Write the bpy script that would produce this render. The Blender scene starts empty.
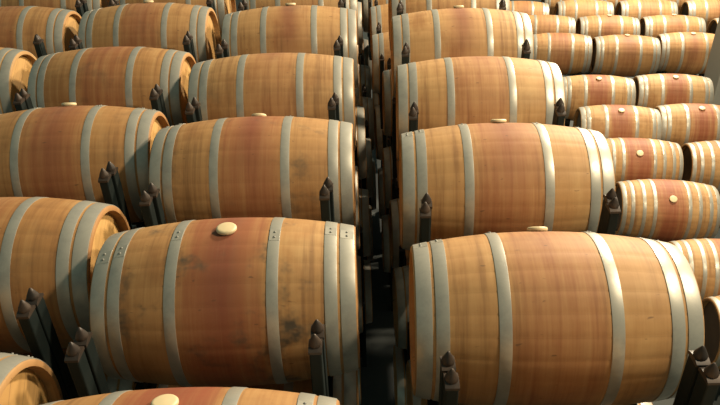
import bpy, math, random
from mathutils import Vector, Matrix
random.seed(7)
C = bpy.context.scene.collection
PI = math.pi
RB, RE, LEN = 0.334, 0.2825, 0.95          # bilge radius, end radius, barrel length
HL = LEN / 2

# ------------------------------------------------------------------ node helpers
class NT:
    def __init__(s, name):
        s.m = bpy.data.materials.new(name); s.m.use_nodes = True
        s.t = s.m.node_tree; s.b = s.t.nodes['Principled BSDF']
    def n(s, typ, **kw):
        x = s.t.nodes.new(typ)
        for k, v in kw.items(): setattr(x, k, v)
        return x
    def put(s, sock, v):
        if v is None: return
        if hasattr(v, 'is_output') or isinstance(v, bpy.types.NodeSocket): s.t.links.new(v, sock)
        else: sock.default_value = v
    def ma(s, op, a, b=None, c=None, clamp=False):
        x = s.n('ShaderNodeMath', operation=op, use_clamp=clamp)
        s.put(x.inputs[0], a); s.put(x.inputs[1], b); s.put(x.inputs[2], c)
        return x.outputs[0]
    def xyz(s, a, b, c):
        x = s.n('ShaderNodeCombineXYZ')
        for i, v in enumerate((a, b, c)): s.put(x.inputs[i], v)
        return x.outputs[0]
    def noise(s, vec, scale=1.0, detail=3.0, rough=0.55):
        x = s.n('ShaderNodeTexNoise'); s.put(x.inputs['Vector'], vec)
        x.inputs['Scale'].default_value = scale; x.inputs['Detail'].default_value = detail
        x.inputs['Roughness'].default_value = rough
        return x.outputs['Fac']
    def mix(s, f, a, b, mode='MIX'):
        x = s.n('ShaderNodeMix', data_type='RGBA', blend_type=mode)
        s.put(x.inputs[0], f)
        for i, v in ((6, a), (7, b)):
            if isinstance(v, tuple): v = (*v, 1) if len(v) == 3 else v
            s.put(x.inputs[i], v)
        return x.outputs[2]
    def rng(s, v, a, b, c=0.0, d=1.0):
        x = s.n('ShaderNodeMapRange', interpolation_type='SMOOTHSTEP')
        for i, q in enumerate((v, a, b, c, d)): s.put(x.inputs[i], q)
        return x.outputs[0]
    def objattr(s, name):
        x = s.n('ShaderNodeAttribute', attribute_type='OBJECT', attribute_name=name)
        return x.outputs['Fac']

def oak_material():
    k = NT('oak_staves')
    co = k.n('ShaderNodeTexCoord').outputs['Object']
    sp = k.n('ShaderNodeSeparateXYZ'); k.put(sp.inputs[0], co)
    x, y, z = sp.outputs
    rnd = k.n('ShaderNodeObjectInfo').outputs['Random']
    r50 = k.ma('MULTIPLY', rnd, 57.0)
    ang = k.ma('ARCTAN2', y, z)
    sid = k.ma('FLOOR', k.ma('MULTIPLY', k.ma('ADD', k.ma('DIVIDE', ang, 2 * PI), 0.5), 26.0))
    wn = k.n('ShaderNodeTexWhiteNoise', noise_dimensions='2D')
    k.put(wn.inputs['Vector'], k.xyz(sid, r50, 0.0))
    stave = wn.outputs['Value']
    # wood tone: per barrel, per stave
    tone = k.objattr('tone')
    base = k.mix(tone, (0.49, 0.295, 0.125), (0.37, 0.172, 0.056))
    base = k.mix(k.ma('MULTIPLY', stave, 0.15), base, (0.30, 0.165, 0.062))
    mo = k.noise(k.xyz(k.ma('MULTIPLY_ADD', x, 5.0, r50), k.ma('MULTIPLY', y, 3.2), k.ma('MULTIPLY', z, 3.2)), 1.0, 4.0, 0.6)
    base = k.mix(k.rng(mo, 0.48, 0.70, 0.0, 0.60), base, (0.27, 0.115, 0.038))
    base = k.mix(k.rng(mo, 0.48, 0.28, 0.0, 0.40), base, (0.56, 0.36, 0.155))
    # grain running along the staves
    gr = k.noise(k.xyz(k.ma('MULTIPLY_ADD', x, 3.0, r50), k.ma('MULTIPLY', y, 46.0), k.ma('MULTIPLY', z, 46.0)), 1.0, 3.0)
    base = k.mix(k.rng(gr, 0.45, 0.75, 0.0, 0.05), base, (0.19, 0.095, 0.035))
    # streaks running round the barrel: sanding marks and drips
    st = k.noise(k.xyz(k.ma('MULTIPLY_ADD', x, 34.0, r50), k.ma('MULTIPLY', y, 1.4), k.ma('MULTIPLY', z, 1.4)), 1.0, 5.0, 0.65)
    base = k.mix(k.rng(st, 0.47, 0.72, 0.0, 0.62), base, (0.19, 0.090, 0.036))
    base = k.mix(k.rng(st, 0.52, 0.28, 0.0, 0.25), base, (0.58, 0.36, 0.15))
    # wine stained band round the bilge
    n2 = k.noise(k.xyz(k.ma('MULTIPLY_ADD', x, 9.0, r50), k.ma('MULTIPLY', y, 4.0), k.ma('MULTIPLY', z, 4.0)), 1.0, 3.0)
    ax = k.ma('ABSOLUTE', x)
    edge = k.ma('ADD', ax, k.ma('MULTIPLY', k.ma('SUBTRACT', n2, 0.5), 0.10))
    band = k.rng(edge, 0.185, 0.09)
    sta = k.objattr('stain')
    f = k.ma('MULTIPLY', k.ma('MULTIPLY', band, sta), k.rng(st, 0.25, 0.6, 0.55, 1.0), clamp=True)
    base = k.mix(f, base, (0.27, 0.078, 0.036))
    # spill below the bung
    sp1 = k.rng(k.ma('ADD', ax, k.ma('MULTIPLY', k.ma('SUBTRACT', st, 0.5), 0.16)), 0.10, 0.0)
    spill = k.ma('MULTIPLY', k.ma('MULTIPLY', sp1, k.rng(z, -0.12, 0.32)), k.objattr('spill'), clamp=True)
    base = k.mix(spill, base, (0.17, 0.040, 0.028))
    # grey mould blotches and little dark marks
    bl = k.noise(k.xyz(k.ma('ADD', x, r50), y, z), 5.0, 4.0, 0.65)
    base = k.mix(k.ma('MULTIPLY', k.rng(bl, 0.53, 0.72), k.objattr('mould')), base, (0.085, 0.065, 0.042))
    mk = k.noise(k.xyz(k.ma('MULTIPLY_ADD', x, 22.0, r50), k.ma('MULTIPLY', y, 55.0), k.ma('MULTIPLY', z, 55.0)), 1.0, 1.0)
    base = k.mix(k.rng(mk, 0.73, 0.80, 0.0, 0.6), base, (0.10, 0.055, 0.03))
    # dark joint between staves
    fr = k.ma('FRACT', k.ma('MULTIPLY', k.ma('ADD', k.ma('DIVIDE', ang, 2 * PI), 0.5), 26.0))
    jn = k.ma('ABSOLUTE', k.ma('SUBTRACT', fr, 0.5))
    base = k.mix(k.rng(jn, 0.48, 0.5, 0.0, 0.16), base, (0.12, 0.06, 0.025))
    k.put(k.b.inputs['Base Color'], base)
    k.b.inputs['Roughness'].default_value = 0.62
    k.b.inputs['Specular IOR Level'].default_value = 0.3
    bp = k.n('ShaderNodeBump'); bp.inputs['Strength'].default_value = 0.08; bp.inputs['Distance'].default_value = 0.002
    k.put(bp.inputs['Height'], gr); k.put(k.b.inputs['Normal'], bp.outputs[0])
    return k.m

def head_material():
    k = NT('oak_head')
    co = k.n('ShaderNodeTexCoord').outputs['Object']
    sp = k.n('ShaderNodeSeparateXYZ'); k.put(sp.inputs[0], co)
    x, y, z = sp.outputs
    rnd = k.ma('MULTIPLY', k.n('ShaderNodeObjectInfo').outputs['Random'], 31.0)
    sid = k.ma('FLOOR', k.ma('MULTIPLY', y, 11.0))
    wn = k.n('ShaderNodeTexWhiteNoise', noise_dimensions='2D'); k.put(wn.inputs['Vector'], k.xyz(sid, rnd, 0.0))
    base = k.mix(wn.outputs['Value'], (0.58, 0.34, 0.115), (0.47, 0.26, 0.085))
    gr = k.noise(k.xyz(rnd, k.ma('MULTIPLY', y, 50.0), k.ma('MULTIPLY', z, 4.0)), 1.0, 3.0)
    base = k.mix(k.rng(gr, 0.45, 0.75, 0.0, 0.35), base, (0.30, 0.15, 0.05))
    jn = k.ma('ABSOLUTE', k.ma('SUBTRACT', k.ma('FRACT', k.ma('MULTIPLY', y, 11.0)), 0.5))
    base = k.mix(k.rng(jn, 0.47, 0.5, 0.0, 0.6), base, (0.14, 0.07, 0.03))
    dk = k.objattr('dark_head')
    base = k.mix(dk, base, (0.022, 0.016, 0.012))  # near-black mixed into the oak: painted shade of the gaps between barrel ends
    k.put(k.b.inputs['Base Color'], base); k.b.inputs['Roughness'].default_value = 0.6
    return k.m

def steel_material(name, col, metallic, rough, mott=0.25, dark=(0.2, 0.2, 0.18), spec=0.5):
    k = NT(name)
    co = k.n('ShaderNodeTexCoord').outputs['Object']
    sp = k.n('ShaderNodeSeparateXYZ'); k.put(sp.inputs[0], co)
    rnd = k.ma('MULTIPLY', k.n('ShaderNodeObjectInfo').outputs['Random'], 31.0)
    v = k.xyz(k.ma('ADD', sp.outputs[0], rnd), sp.outputs[1], sp.outputs[2])
    n = k.noise(v, 14.0, 5.0, 0.65)
    base = k.mix(k.rng(n, 0.35, 0.75, 0.0, mott), col, dark)
    k.put(k.b.inputs['Base Color'], base)
    k.b.inputs['Metallic'].default_value = metallic; k.b.inputs['Specular IOR Level'].default_value = spec
    k.put(k.b.inputs['Roughness'], k.rng(n, 0.3, 0.7, rough - 0.06, rough + 0.08))
    return k.m

def plain_material(name, a, b, scale, rough):
    k = NT(name)
    co = k.n('ShaderNodeTexCoord').outputs['Object']
    n = k.noise(co, scale, 5.0, 0.6)
    k.put(k.b.inputs['Base Color'], k.mix(n, a, b)); k.b.inputs['Roughness'].default_value = rough
    return k.m

M_OAK = oak_material(); M_HEAD = head_material()
M_HOOP = steel_material('galvanised_hoop', (0.42, 0.39, 0.32), 0.40, 0.42, 0.6, (0.26, 0.25, 0.22))
M_RIVET = steel_material('rivet_steel', (0.22, 0.21, 0.18), 0.3, 0.5)
M_POST = steel_material('dark_painted_steel', (0.010, 0.015, 0.014), 0.0, 0.6, 0.4, (0.022, 0.024, 0.02), 0.15)
M_CAP = steel_material('worn_cap_steel', (0.040, 0.031, 0.025), 0.2, 0.45, 0.6, (0.085, 0.052, 0.032), 0.3)
M_BUNG = plain_material('cream_silicone', (0.72, 0.58, 0.34), (0.64, 0.50, 0.28), 20, 0.45)
M_FLOOR = plain_material('cellar_concrete', (0.055, 0.06, 0.055), (0.035, 0.04, 0.037), 3, 0.7)
M_PILLAR = plain_material('grey_render', (0.46, 0.43, 0.36), (0.40, 0.37, 0.31), 6, 0.8)

# ------------------------------------------------------------------ mesh helpers
def mesh(name, v, f, mat, smooth=True, auto=None):
    me = bpy.data.meshes.new(name); me.from_pydata(v, [], f); me.update()
    import bmesh
    bm = bmesh.new(); bm.from_mesh(me); bmesh.ops.recalc_face_normals(bm, faces=bm.faces)
    bm.to_mesh(me); bm.free()
    me.materials.append(mat)
    for p in me.polygons: p.use_smooth = smooth
    if auto is not None:
        try: me.set_sharp_from_angle(angle=auto)
        except Exception: pass
    return me
def radius(x):
    t = abs(x) / HL
    return RB - (RB - RE) * (0.92 * t ** 2 + 0.08 * t ** 4)
def lathe_rings(prof, ns, angs=None, rad=None):
    """prof: list of (x, r); ring angle 0 at +z; rad(i_profile, i_angle, r) may alter the radius"""
    v, f = [], []
    angs = angs or [2 * PI * j / ns for j in range(ns)]
    n = len(angs)
    for i, (x, r) in enumerate(prof):
        for j, a in enumerate(angs):
            q = rad(i, j, r) if rad else r
            v.append((x, -q * math.sin(a), q * math.cos(a)))
    for i in range(len(prof) - 1):
        for j in range(n):
            k = (j + 1) % n
            f.append((i * n + j, i * n + k, (i + 1) * n + k, (i + 1) * n + j))
    return v, f

NST = 26
def staves_mesh():
    fr = (0.0, 0.10, 0.37, 0.63, 0.90)
    angs = [2 * PI * (s + q) / NST for s in range(NST) for q in fr]
    prof = [(-HL + 0.050, RE - 0.027), (-HL, RE - 0.021), (-HL, RE - 0.003), (-HL + 0.004, radius(HL - 0.004))]
    xs = [-HL + 0.02 + (LEN - 0.04) * i / 26 for i in range(27)]
    prof += [(x, radius(x)) for x in xs]
    prof += [(HL - 0.004, radius(HL - 0.004)), (HL, RE - 0.003), (HL, RE - 0.021), (HL - 0.050, RE - 0.027)]
    def rad(i, j, r): return r - 0.0012 if j % 5 == 0 else r
    v, f = lathe_rings(prof, 0, angs, rad)
    return mesh('staves', v, f, M_OAK, True, math.radians(50))

def head_mesh(side):
    n = 72; R = RE - 0.0262; x0 = side * (HL - 0.034); x1 = side * (HL - 0.054)
    prof = [(x0 - side * 0.006, R + 0.0), (x0, R - 0.022), (x0 + side * 0.0015, 0.0001), ]
    v, f = lathe_rings(prof, n)
    b = len(v)
    v += [(x1, -R * math.sin(2 * PI * j / n), R * math.cos(2 * PI * j / n)) for j in range(n)]
    f += [(j, (j + 1) % n, b + (j + 1) % n, b + j) for j in range(n)]
    f.append(tuple(b + j for j in range(n)))
    return mesh('head', v, f, M_HEAD, True, math.radians(40))

def hoop_mesh(x0, x1, lap):
    n = 96; t = 0.0028
    rs = [(x0, radius(x0) - 0.004), (x0, radius(x0) + t * 0.8), (x0 + 0.002, radius(x0 + .002) + t),
          ((x0 + x1) / 2, radius((x0 + x1) / 2) + t), (x1 - 0.002, radius(x1 - .002) + t), (x1, radius(x1) + t * 0.8), (x1, radius(x1) - 0.004)]
    v, f = lathe_rings(rs, n)
    # the lapped end riveted over the strip
    m = 8; a0, a1 = lap - 0.10, lap + 0.10; b = len(v)
    pr = [(x0 + .001, radius(x0) + t * 0.5), (x0 + .002, radius(x0) + t + .0007), (x1 - .002, radius(x1) + t + .0007), (x1 - .001, radius(x1) + t * 0.5)]
    for (x, r) in pr:
        for j in range(m + 1):
            a = a0 + (a1 - a0) * j / m
            v.append((x, -r * math.sin(a), r * math.cos(a)))
    for i in range(3):
        for j in range(m):
            f.append((b + i * (m + 1) + j, b + i * (m + 1) + j + 1, b + (i + 1) * (m + 1) + j + 1, b + (i + 1) * (m + 1) + j))
    for j in (0, m):
        f.append(tuple(b + i * (m + 1) + j for i in range(4)))
    return mesh('hoop', v, f, M_HOOP, True, math.radians(35))

def rivet_mesh(x0, x1, ang):
    xm = (x0 + x1) / 2; r = radius(xm) + 0.005
    c = Vector((xm, -r * math.sin(ang), r * math.cos(ang))); nrm = Vector((0, -math.sin(ang), math.cos(ang)))
    t1 = Vector((1, 0, 0)); t2 = nrm.cross(t1); v, f = [], []
    n = 10; pr = [(0.0050, -0.002), (0.0046, 0.0008), (0.0030, 0.0020), (0.0001, 0.0025)]
    for (q, h) in pr:
        for j in range(n):
            a = 2 * PI * j / n; v.append(tuple(c + nrm * h + (t1 * math.cos(a) + t2 * math.sin(a)) * q))
    for i in range(3):
        for j in range(n): f.append((i * n + j, i * n + (j + 1) % n, (i + 1) * n + (j + 1) % n, (i + 1) * n + j))
    return mesh('rivet', v, f, M_RIVET)

def bung_mesh():
    n = 32; v, f = [], []
    pr = [(0.024, -0.03), (0.026, 0.002), (0.036, 0.003), (0.038, 0.007), (0.038, 0.013), (0.035, 0.017), (0.028, 0.0185), (0.0001, 0.019)]
    for (q, h) in pr:
        for j in range(n):
            a = 2 * PI * j / n; v.append((q * math.cos(a), q * math.sin(a), RB - 0.001 + h))
    for i in range(len(pr) - 1):
        for j in range(n): f.append((i * n + j, i * n + (j + 1) % n, (i + 1) * n + (j + 1) % n, (i + 1) * n + j))
    return mesh('bung', v, f, M_BUNG, True, math.radians(50))

SIX = [(0.005, 0.058), (0.069, 0.114), (0.269, 0.310)]
EIGHT = [(0.006, 0.044), (0.083, 0.118), (0.190, 0.224), (0.292, 0.326)]
def hoop_set(sp):
    out = []
    for i, (a, b) in enumerate(sp):
        out.append((-HL + a, -HL + b)); out.append((HL - b, HL - a))
    return out
ME_STAVES = staves_mesh(); ME_HEADS = (head_mesh(-1), head_mesh(1)); ME_BUNG = bung_mesh()
LAPS = [0.26, -0.04, 0.20, -0.08, 0.03, 0.09, 0.15, 0.10]
def hoop_meshes(sp):
    r = []
    for k, (a, b) in enumerate(hoop_set(sp)):
        r.append((hoop_mesh(a, b, LAPS[k]), [rivet_mesh(a, b, LAPS[k] - 0.045), rivet_mesh(a, b, LAPS[k] + 0.045)]))
    return r
ME_SIX = hoop_meshes(SIX); ME_EIGHT = hoop_meshes(EIGHT)

# ------------------------------------------------------------------ object helpers
def thing(name, label, cat, loc, rz=0, group=None):
    o = bpy.data.objects.new(name, None); C.objects.link(o)
    o.empty_display_size = 0.1
    o.location = loc; o.rotation_euler = (0, 0, rz); o['label'] = label; o['category'] = cat
    if group: o['group'] = group
    return o
def part(name, me, parent):
    o = bpy.data.objects.new(name, me); C.objects.link(o); o.parent = parent
    return o
def struct(name, me):
    o = bpy.data.objects.new(name, me); C.objects.link(o); o['kind'] = 'structure'
    return o

def barrel_prototype(hoops, rivets):
    root = thing('wine_barrel', '', 'barrel', (0, 0, 0))
    def p(nm, me):
        o = part(nm, me, root); o.location = (0, 0, RB); return o
    p('staves', ME_STAVES)
    for h in ME_HEADS: p('head', h)
    for hm, rv in hoops:
        h = p('hoop', hm)
        if rivets:
            for r in rv: part('rivet', r, h)
    b = p('bung', ME_BUNG); b['label'] = 'cream round bung'
    return root
def copy_tree(o, parent=None):
    c = o.copy(); C.objects.link(c)
    if parent: c.parent = parent
    for ch in o.children: copy_tree(ch, c)
    return c

def box_vf(x0, x1, y0, y1, z0, z1, v=None, f=None, bev=0):
    v = v if v is not None else []; f = f if f is not None else []
    b = len(v)
    v += [(x, y, z) for z in (z0, z1) for y in (y0, y1) for x in (x0, x1)]
    f += [tuple(b + i for i in q) for q in ((0, 2, 3, 1), (4, 5, 7, 6), (0, 1, 5, 4), (2, 6, 7, 3), (0, 4, 6, 2), (1, 3, 7, 5))]
    return v, f
def bevel(me, w):
    import bmesh
    bm = bmesh.new(); bm.from_mesh(me)
    bmesh.ops.bevel(bm, geom=bm.edges[:], offset=w, segments=2, affect='EDGES', profile=0.5)
    bm.to_mesh(me); bm.free()
    return me

# rack dimensions, measured from the barrel's axis
PX, PY, PW, TIP, FOOT, PITCH = 0.392, 0.429, 0.020, 0.268, -0.512, 0.780
PD = 0.030                                  # half depth of a post; PW is half its width
def post_mesh(sx, sy, ox):
    x, y = sx * PX + ox, sy * PY
    v, f = box_vf(x - PW, x + PW, y - PD, y + PD, FOOT, TIP - 0.050)
    return bevel(mesh('post', v, f, M_POST, False), 0.005)
def cap_mesh(sx, sy, ox):
    """squat steel cone on a worn plate that dips towards the post's inner edge"""
    x, y = sx * PX + ox, sy * PY; n = 20; v, f = [], []
    pr = [(0.0195, TIP - 0.052), (0.0215, TIP - 0.046), (0.0218, TIP - 0.037), (0.0200, TIP - 0.031), (0.0100, TIP - 0.012), (0.0045, TIP - 0.002), (0.0001, TIP)]
    for (q, z) in pr:
        for j in range(n):
            a = 2 * PI * j / n; v.append((x + q * math.cos(a), y + q * math.sin(a), z))
    for i in range(len(pr) - 1):
        for j in range(n): f.append((i * n + j, i * n + (j + 1) % n, (i + 1) * n + (j + 1) % n, (i + 1) * n + j))
    f.append(tuple(range(n)))
    # plate
    m = 6; b = len(v)
    for k in range(m + 1):
        t = -1 + 2 * k / m; yy = y + t * (PD + 0.002); zz = TIP - 0.050 + 0.010 * (1 - t * t)
        for (xx, z2) in ((x - PW - .002, TIP - 0.060), (x + PW + .002, TIP - 0.060), (x + PW + .002, zz), (x - PW - .002, zz)): v.append((xx, yy, z2))
    for k in range(m):
        for q in range(4): f.append((b + k * 4 + q, b + k * 4 + (q + 1) % 4, b + k * 4 + 4 + (q + 1) % 4, b + k * 4 + 4 + q))
    f += [(b, b + 1, b + 2, b + 3), tuple(b + m * 4 + q for q in range(4))]
    return mesh('pointed_cap', v, f, M_CAP, True, math.radians(40))
def saddle_mesh(sx):
    """curved steel cradle the barrel end lies in"""
    r0 = radius(0.362) + 0.0030; w = 0.022; xc = sx * 0.362; n = 18; v, f = [], []
    for j in range(n + 1):
        a = PI - 0.62 + 1.24 * j / n
        for (x, r) in ((xc - w, r0), (xc + w, r0 - 0.0), (xc + w, r0 + 0.012), (xc - w, r0 + 0.012)):
            v.append((x, -r * math.sin(a), r * math.cos(a)))
    for j in range(n):
        for k in range(4): f.append((j * 4 + k, j * 4 + (k + 1) % 4, j * 4 + 4 + (k + 1) % 4, j * 4 + 4 + k))
    f += [(0, 1, 2, 3), tuple(n * 4 + k for k in range(4))]
    # webs down to the cross beam
    for yy in (-0.15, 0.15):
        box_vf(xc - 0.006, xc + 0.006, yy - 0.02, yy + 0.02, -0.345, -math.sqrt((r0 + 0.006) ** 2 - yy * yy), v, f)
    return mesh('saddle', v, f, M_POST, False)
def rack_prototype(ox):
    root = thing('barrel_rack', '', 'rack', (0, 0, 0))
    def p(nm, me, par=None):
        o = part(nm, me, par or root)
        if par is None: o.location = (0, 0, -FOOT)
        return o
    for sx in (-1, 1):
        for sy in (-1, 1):
            q = p('post', post_mesh(sx, sy, ox)); c = p('pointed_cap', cap_mesh(sx, sy, ox), q); c['label'] = 'worn brown steel tip'
    for sx in (-1, 1):
        xx = sx * PX + ox
        a, b = min(xx, sx * 0.362) - 0.018, max(xx, sx * 0.362) + 0.018
        v, f = box_vf(a, b, -PY + PD, PY - PD, -0.395, -0.343)
        p('cross_beam', bevel(mesh('cross_beam', v, f, M_POST, False), 0.004))
        p('saddle', saddle_mesh(sx))
    for sy in (-1, 1):
        v, f = box_vf(-PX + PW + ox, PX - PW + ox, sy * PY - 0.018, sy * PY + 0.018, -0.395, -0.343)
        p('side_bar', bevel(mesh('side_bar', v, f, M_POST, False), 0.004))
    return root

# ------------------------------------------------------------------ where things stand
# column letter + row: x, y, turn in degrees, roll of the bung towards the viewer (None: bung turned out of sight)
PILE = {
 'A0': (-1.556, 1.422, 0.0, -50), 'A1': (-1.546, 2.333, 0.0, -60), 'A2': (-1.541, 3.257, 1.58, -24.5),
 'A3': (-1.552, 4.170, -1.24, -70), 'A4': (-1.560, 5.130, -0.65, -16), 'A5': (-1.573, 6.080, 0.0, -60),
 'B0': (-0.560, 1.211, 0.0, -16), 'B1': (-0.509, 2.115, 0.05, -2.5), 'B2': (-0.517, 3.051, -0.58, -37),
 'B3': (-0.506, 3.960, -0.52, -75), 'B4': (-0.468, 4.942, -0.06, -16.5), 'B5': (-0.448, 5.890, 0.0, -60),
 'C0': (0.672, 1.022, -1.0, -60), 'C1': (0.672, 1.952, -2.28, -38), 'C2': (0.685, 2.888, -2.30, -26),
 'C3': (0.712, 3.790, -2.36, -72), 'C4': (0.743, 4.744, -1.23, -19), 'C5': (0.773, 5.690, 0.0, -60),
 'Z3': (-2.662, 4.292, 0.59, -60), 'Z4': (-2.628, 5.160, 0.37, -60), 'Z5': (-2.637, 6.110, 0.0, -60),
}
# each cooper's barrel is a little longer or shorter than the next (percent)
LENGTH = {'A1': 1.0, 'A2': 0.5, 'B1': 2.1, 'B2': 2.9, 'B3': 3.1, 'B4': 1.4, 'C1': 3.1, 'C2': 1.9, 'C3': -0.4, 'C4': 1.1, 'A3': -0.6, 'A4': -1.0, 'D11': 2, 'D12': 3,
          'D22': 2, 'D13': 3, 'D23': 3, 'D14': 3, 'D24': 3, 'D15': 3, 'D25': 3, 'D35': 3, 'D26': 3, 'D36': 3, 'D27': 3, 'D37': 3, 'D16': 3, 'D46': 3}
RACK_OX = {'A': 0.015, 'B': -0.004, 'C': 0.0, 'Z': 0.02}
RACK_DEG = {'A': 0, 'B': 0, 'C': -0.8, 'Z': 0}
RACK_X = {'A0': -1.597, 'A1': -1.593, 'A2': -1.580, 'A3': -1.575, 'A4': -1.575, 'A5': -1.575, 'B0': -0.550, 'B1': -0.545, 'B2': -0.530, 'B3': -0.512,
          'B4': -0.492, 'B5': -0.474, 'C0': 0.645, 'C1': 0.655, 'C2': 0.680, 'C3': 0.705, 'C4': 0.730, 'C5': 0.755, 'Z3': -2.655, 'Z4': -2.650, 'Z5': -2.645}
RACK_Y = {'A0': 1.412, 'A1': 2.335, 'A2': 3.257, 'A3': 4.180, 'A4': 5.122, 'A5': 6.06, 'B0': 1.195, 'B1': 2.121, 'B2': 3.046, 'B3': 3.972, 'B4': 4.925, 'B5': 5.87,
          'C2': 2.880, 'C3': 3.808, 'C4': 4.738, 'C5': 5.67}
# how far the two middle hoops are driven in towards the bung
DRIVEN = {'B1': .006, 'C1': .004, 'B2': .022, 'B3': .016, 'C3': .012, 'A1': .010, 'A2': .012, 'A3': .012}
LOW = {
 'D19': (3.34, 4.13, -8.06, -60), 'D10': (3.335, 4.93, -8.06, 30), 'D11': (3.207, 6.021, -8.09, 36.5), 'D12': (3.213, 6.977, -7.78, 35),
 'D22': (4.273, 6.830, -8.06, 36), 'D13': (3.326, 7.895, -7.68, 15), 'D23': (4.328, 7.856, -8.24, 12),
 'D14': (3.358, 8.901, -7.43, 12), 'D24': (4.406, 8.854, -8.54, 10.5), 'D15': (3.306, 10.69, -8.01, -60),
 'D25': (4.318, 10.497, -7.79, -2), 'D35': (5.367, 10.525, -8.35, 5.5), 'D16': (3.309, 11.64, -8.06, -60),
 'D26': (4.362, 11.509, -7.54, -1.5), 'D36': (5.433, 11.412, -8.40, -4), 'D46': (6.576, 11.221, -8.06, -60),
 'D28': (4.20, 13.40, -8.06, -60), 'D38': (5.25, 13.32, -8.06, -60), 'D48': (6.38, 13.22, -8.06, -60), 'D58': (7.45, 13.1, -8.06, -60),
 'D17': (3.087, 12.50, -8.06, -60), 'D27': (4.229, 12.45, -7.63, -60), 'D37': (5.348, 12.36, -8.06, -60), 'D47': (6.505, 12.25, -8.06, -60),
}
ZLOW = -2.282
FLOOR = -3 * PITCH + FOOT
EIGHT_HOOPED = {'D19', 'D10', 'D11', 'D12', 'D22'}

# wood of each barrel: tone (0 pale, 1 orange brown), stain of the bilge band, spill under the bung, mould
LOOK = {
 'A0': (.5, .1, .0, .1), 'A1': (.9, .35, .1, .2), 'A2': (.75, .55, .4, .25), 'A3': (.8, .5, .3, .35), 'A4': (.55, .45, .3, .2),
 'B0': (.7, .95, .3, .0), 'B1': (.7, .72, .6, 1.0), 'B2': (.65, .6, .6, .6), 'B3': (.45, .25, .6, .25), 'B4': (.45, .25, .6, .2),
 'C1': (.55, .4, .05, .1), 'C2': (.5, .5, .35, .15), 'C3': (.35, .35, .35, .1), 'C4': (.3, .2, .65, .1), 'Z4': (.7, .4, 0, .2),
 'D11': (.2, .85, .1, .1), 'D12': (.2, .85, .1, .1), 'D22': (.5, .3, .0, .1), 'D10': (.2, .7, .0, 0), 'D13': (.1, .85, .1, .2), 'D23': (.1, .85, .1, .1), 'D14': (.1, .85, .1, .1),
 'D24': (.1, .85, .1, .1), 'D25': (.5, .35, .4, .1), 'D35': (.5, .3, .4, .1), 'D15': (.5, .5, .2, .1), 'D16': (.55, .25, .0, .2), 'D26': (.5, .4, .2, .1), 'D36': (.5, .4, .2, .1),
}
BLABEL = {
 'A0': 'oak barrel in the bottom left corner, its right head crossed by a dark triangular shadow',
 'B0': 'oak barrel cut off by the bottom edge, red top and bung in view',
 'C0': 'oak barrel below the bottom edge, in front of the largest barrel',
 'B1': 'large oak barrel left of the dark aisle, bung in wine-red staves, grey blotches',
 'C1': 'largest oak barrel, lower right of the dark aisle, bung on its top edge',
 'A1': 'orange-brown oak barrel at the left edge, just above the bottom left corner barrel',
 'A2': 'orange-brown oak barrel at the left edge, bung on top, third up its column',
 'B2': 'oak barrel left of the dark aisle, directly behind the one with grey blotches',
 'C2': 'oak barrel right of the dark aisle, directly behind the largest barrel, bung on top',
 'A3': 'brown oak barrel fourth up in the second column from the left, no bung visible',
 'B3': 'oak barrel fourth up in the column just left of the dark aisle, no bung visible',
 'C3': 'oak barrel right of the dark aisle, second behind the largest one, no bung visible',
 'A4': 'brown oak barrel near the top left, fifth up its column, bung at the top edge',
 'B4': 'oak barrel fifth up, left of the dark aisle, pale bung above a dark drip',
 'C4': 'oak barrel right of the dark aisle, third behind the largest, bung above purple drip',
 'A5': 'oak barrel cut off by the top edge, second column from the left',
 'B5': 'oak barrel cut off by the top edge, just left of the dark aisle',
 'C5': 'oak barrel cut off by the top edge, just right of the dark aisle',
 'Z3': 'oak barrel end at the far left edge, head half shaded, level with fourth row',
 'Z4': 'brown oak barrel in the top left corner, right head above a round shadow',
 'Z5': 'oak barrel cut off by the top edge at the far left',
 'D19': 'barrel with a shade-toned left head at the right edge, nearest on the low floor',
 'D10': 'oak barrel at the right edge, low, just behind the largest barrel\'s right end',
 'D11': 'eight-hooped oak barrel, low right, round bung facing out, nearest of the two such',
 'D12': 'eight-hooped oak barrel, low right, round bung facing out, farther of the two such',
 'D22': 'eight-hooped oak barrel, low at the right edge, no bung visible, second row with bungs',
 'D13': 'pale oak barrel with red middle and bung, third low row, left one',
 'D23': 'pale oak barrel with red middle and bung, third low row, at right edge',
 'D14': 'pale oak barrel with red middle, fourth low row, touching the tall pile in view',
 'D24': 'pale oak barrel with red middle, fourth low row, in front of the grey pillar',
 'D15': 'oak barrel in the fifth low row, left one, half hidden by the tall pile',
 'D25': 'oak barrel in the fifth low row, middle one, bung on top',
 'D35': 'oak barrel in the fifth low row, partly behind the grey pillar',
 'D16': 'oak barrel in the sixth low row, leftmost, half hidden by the tall pile',
 'D26': 'oak barrel in the sixth low row, second from the left, bung on top',
 'D36': 'oak barrel in the sixth low row, third from the left, bung on top',
 'D46': 'oak barrel in the sixth low row, at the right edge, shade-toned left head',
 'D28': 'sliver of an oak barrel at the top edge, behind farthest full row, leftmost',
 'D38': 'sliver of an oak barrel at the top edge, behind farthest full row, middle',
 'D48': 'sliver of an oak barrel at the top edge, behind farthest full row, rightmost',
 'D58': 'oak barrel just beyond the top right corner, in the last low row',
 'D17': 'oak barrel in the farthest full low row, leftmost, beside the tall pile',
 'D27': 'oak barrel in the farthest full low row, second from the left',
 'D37': 'oak barrel in the farthest full low row, third from the left',
 'D47': 'oak barrel in the farthest full low row, top right corner, shade-toned left head',
}
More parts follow.
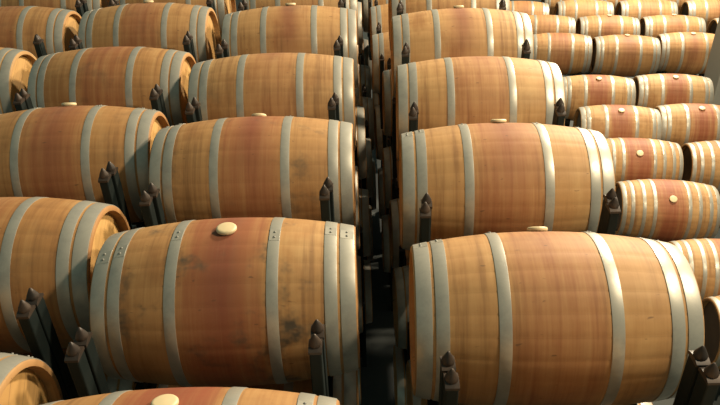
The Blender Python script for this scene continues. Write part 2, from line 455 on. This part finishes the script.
# the rack of each barrel of the top tier
RLABEL = {
 'A0': 'bottom left corner barrel', 'B0': 'barrel cut off by bottom edge', 'B1': 'grey-blotched barrel', 'C0': 'barrel before the largest one',
 'C1': 'largest barrel', 'A1': 'barrel above bottom left corner', 'A2': 'third barrel up, left edge',
 'B2': 'barrel behind the grey-blotched one', 'C2': 'barrel behind the largest one', 'A3': 'fourth barrel up, second column',
 'B3': 'fourth barrel up, aisle left', 'C3': 'third barrel up, aisle right', 'A4': 'fifth barrel up, second column',
 'B4': 'fifth barrel up, aisle left', 'C4': 'fourth barrel up, aisle right', 'A5': 'top edge barrel, second column',
 'B5': 'top edge barrel, aisle left', 'C5': 'top edge barrel, aisle right',
 'Z3': 'barrel end at left edge', 'Z4': 'top left corner barrel', 'Z5': 'top edge barrel, far left',
}
PROTO = {(6, True): barrel_prototype(ME_SIX, True), (6, False): barrel_prototype(ME_SIX, False), (8, False): barrel_prototype(ME_EIGHT, False)}
FRESH = set(PROTO)
def place_barrel(x, y, z, deg, roll, label, group, look, hoops=6, rivets=False, dark=0.0, driven=0.009):
    key = (hoops, rivets)
    if key in FRESH: r = PROTO[key]; FRESH.discard(key)
    else: r = copy_tree(PROTO[key])
    a = math.radians(deg)
    r.location = (x, y, z - RB); r.rotation_euler = (0, 0, a)
    r['label'] = label
    r['category'] = 'barrel'; r['group'] = group
    for ch in r.children:
        ch.rotation_euler = (math.radians(roll), 0, 0)
        if ch.name.startswith('staves'):
            ch['tone'], ch['stain'], ch['spill'], ch['mould'] = [float(q) for q in look]
        if hoops == 6 and ch.data == ME_SIX[4][0]: ch.location.x = driven
        if hoops == 6 and ch.data == ME_SIX[5][0]: ch.location.x = -driven
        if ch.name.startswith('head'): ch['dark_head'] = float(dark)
    return r
NO_BARREL = set('B73 C73 B83 C83 A01 A02 A03 A12 A13 A22 A23 A31 A32 A33 A41 A42 A43 A51 A52 A53 B01 B02 B03 B12 B13 B23 C01 C02 C03 C12 C13 C23 C43 Z32 Z33 Z41 Z42 Z43 Z51 Z52 Z53'.split())
NO_RACK = set('B61 B73 C72 C73 B83 C82 A01 A02 A03 A11 A12 A13 A21 A22 A23 A31 A32 A33 A41 A42 A43 A51 A52 A53 B01 B02 B03 B11 B12 B13 B21 B22 B23 B33 B51 C01 C02 C03 C11 C12 C13 C23 C41 C43 Z31 Z32 Z33 Z41 Z42 Z43 Z51 Z52 Z53 C33'.split())   # wholly out of sight
RPROTO = {c: rack_prototype(o) for c, o in RACK_OX.items()}
RFRESH = set(RPROTO)
def place_rack(col, x, y, z, deg, label, group):
    if col in RFRESH: r = RPROTO[col]; RFRESH.discard(col)
    else: r = copy_tree(RPROTO[col])
    r.location = (x, y, z + FOOT); r.rotation_euler = (0, 0, math.radians(deg))
    r['label'] = label; r['category'] = 'rack'; r['group'] = group
    return r
def look_of(n):
    if n in LOOK: return LOOK[n]
    rr = random.Random(n)
    return (rr.uniform(.3, .7), rr.uniform(.1, .4), 0, rr.uniform(0, .3))

for n, (x, y, d, roll) in PILE.items():
    place_barrel(x, y, 0, d, roll, BLABEL[n], 'oak barrels on the top tier of the tall pile', look_of(n), 6, n[1] in '012', driven=DRIVEN.get(n, .009)).scale = (1 + LENGTH.get(n, 0) / 100, 1, 1)
    place_rack(n[0], RACK_X.get(n, x), RACK_Y.get(n, y), 0, RACK_DEG[n[0]], 'dark steel rack with pointed posts under ' + RLABEL[n], 'steel racks on the top tier of the pile')
# tiers below, seen down the aisle and between the rows
ROWNAME = ['first', 'second', 'third', 'fourth', 'fifth', 'sixth', 'seventh', 'eighth', 'ninth']
TIERNAME = {1: 'one tier down', 2: 'two tiers down', 3: 'on the lowest tier'}
FAR = {'B6': (-0.43, 6.84), 'C6': (0.80, 6.64), 'B7': (-0.42, 7.79), 'C7': (0.78, 7.59), 'B8': (-0.42, 8.74), 'C8': (0.72, 8.54)}
SHIFT = {'C61': -.18, 'C51': -.05, 'B51': .02, 'B41': .03, 'C41': .02, 'B31': .015, 'C31': .04, 'C21': .05, 'B21': -.02, 'C11': .04, 'B52': .08, 'C52': -.06, 'B62': .12,
         'C62': -.16, 'B42': .06, 'C42': -.03, 'C22': .03, 'B32': .04, 'B43': .06, 'C53': -.08, 'B53': .08, 'B63': .13, 'C63': -.12, 'B71': .05, 'C71': -.12, 'B72': .12, 'C72': -.14,
         'C81': -.14, 'B81': .10, 'B82': .12, 'C82': -.08}
for n, (x, y) in list(FAR.items()) + [(k, (v[0], RACK_Y.get(k, v[1]))) for k, v in PILE.items()]:
    rr = random.Random('t' + n)
    for t in (1, 2, 3):
        xx = x + rr.uniform(-.02, .02) + SHIFT.get(n + str(t), 0); yaw = rr.uniform(-.8, .8); key = n + str(t)
        row = ROWNAME[int(n[1])]
        if n[0] in 'BC': where = '%s of dark aisle, %s row from front' % ('left' if n[0] == 'B' else 'right', row)
        else: where = 'in the dark under %s' % RLABEL[n]
        if key not in NO_BARREL:
            place_barrel(xx, y, -PITCH * t, yaw, -60, 'oak barrel %s, %s' % (TIERNAME[t], where), 'oak barrels in the lower tiers of the pile', look_of(key), 6, False)
        if key not in NO_RACK:
            place_rack(n[0], xx, y, -PITCH * t, 0, 'dark rack %s, %s' % (TIERNAME[t], where), 'steel racks in the lower tiers of the pile')

# low right field: barrels on low cradles
def cradle_meshes():
    out = []
    for sx in (-1, 1):
        r0 = radius(0.36) + 0.0032; xc = sx * 0.36; v, f = [], []; n = 14; zb = FLOOR - ZLOW
        pts = [(-r0 * math.sin(PI - 0.7 + 1.4 * j / n), r0 * math.cos(PI - 0.7 + 1.4 * j / n)) for j in range(n + 1)]
        pts += [(pts[-1][0] + .03, pts[-1][1]), (pts[-1][0] + .03, zb), (pts[0][0] - .03, zb), (pts[0][0] - .03, pts[0][1])] if pts[-1][0] > pts[0][0] else \
               [(pts[-1][0] - .03, pts[-1][1]), (pts[-1][0] - .03, zb), (pts[0][0] + .03, zb), (pts[0][0] + .03, pts[0][1])]
        m = len(pts)
        for xx in (xc - 0.03, xc + 0.03): v += [(xx, a, b) for a, b in pts]
        f += [tuple(range(m)), tuple(range(m, 2 * m))] + [(j, (j + 1) % m, m + (j + 1) % m, m + j) for j in range(m)]
        out.append(mesh('chock', v, f, M_POST, False))
    v, f = box_vf(-0.33, 0.33, -0.03, 0.03, FLOOR - ZLOW, FLOOR - ZLOW + 0.06)
    out.append(bevel(mesh('tie_bar', v, f, M_POST, False), 0.004))
    return out
CM = cradle_meshes(); cr0 = None
for n, (x, y, d, roll) in LOW.items():
    eight = n in EIGHT_HOOPED
    place_barrel(x, y, ZLOW, d, roll, BLABEL[n], 'oak barrels lying on the low right floor', look_of(n), 8 if eight else 6, False, dark=0.9).scale = (1 + LENGTH.get(n, 0) / 100, 1, 1)  # dark: gap shade put into the colour of these heads
    if cr0 is None:
        cr0 = thing('barrel_cradle', '', 'rack', (0, 0, 0)); c = cr0
        for nm, me in zip(('chock', 'chock', 'tie_bar'), CM):
            o = part(nm, me, c); o.location = (0, 0, ZLOW - FLOOR)
    else: c = copy_tree(cr0)
    c.location = (x, y, FLOOR); c.rotation_euler = (0, 0, math.radians(d))
    c['label'] = 'dark low cradle on the floor hidden under a barrel'; c['category'] = 'rack'; c['group'] = 'low cradles under the right-hand barrels'

# ------------------------------------------------------------------ setting
v, f = box_vf(-9, 14, -3, 20, FLOOR - 0.2, FLOOR); struct('floor', mesh('floor', v, f, M_FLOOR, False))
v, f = box_vf(5.36, 5.98, 9.42, 9.86, FLOOR, 3.2); struct('trim_1', bevel(mesh('trim_1', v, f, M_PILLAR, False), 0.01))

# ------------------------------------------------------------------ light
def area(name, loc, target, size, power, col):
    l = bpy.data.lights.new(name, 'AREA'); l.energy = power; l.size = size; l.color = col; l.shape = 'DISK'
    o = bpy.data.objects.new(name, l); C.objects.link(o); o.location = loc
    o.rotation_euler = (Vector(target) - Vector(loc)).to_track_quat('-Z', 'Y').to_euler()
    return o
area('hall_lamp', (4.3, 7.0, 4.0), (0.8, 3.8, 0), 0.6, 680, (1.0, 0.85, 0.62))
area('hall_lamp', (6.3, 12.6, 3.4), (4.6, 10.0, -2.0), 0.6, 1300, (1.0, 0.87, 0.66))
area('hall_lamp', (3.7, 2.0, 3.6), (1.2, 2.8, 0), 0.5, 305, (1.0, 0.84, 0.60))
w = bpy.data.worlds.new('cellar_air'); bpy.context.scene.world = w; w.use_nodes = True
bg = w.node_tree.nodes['Background']; bg.inputs[0].default_value = (0.40, 0.60, 0.53, 1); bg.inputs[1].default_value = 0.32

# ------------------------------------------------------------------ camera
R = ((0.9994705697138997, -0.016899127200983365, -0.027802873513686474),
     (-0.03252652713051947, -0.5394111298955814, -0.8414140823504201),
     (-0.0007780158100231141, 0.8418729431717218, -0.5396752192261399))
cam = bpy.data.cameras.new('camera'); co = bpy.data.objects.new('camera', cam); C.objects.link(co)
mx = Matrix.Identity(4)
for i in range(3):
    mx[i][0] = R[0][i]; mx[i][1] = -R[1][i]; mx[i][2] = -R[2][i]
mx[2][3] = 1.8056
co.matrix_world = mx
cam.sensor_width = 36; cam.lens = 684.43 / 720 * 36; cam.clip_start = 0.01
bpy.context.scene.camera = co
vs = bpy.context.scene.view_settings
vs.view_transform = 'Standard'; vs.look = 'None'; vs.exposure = 0; vs.gamma = 1; vs.use_curve_mapping = False
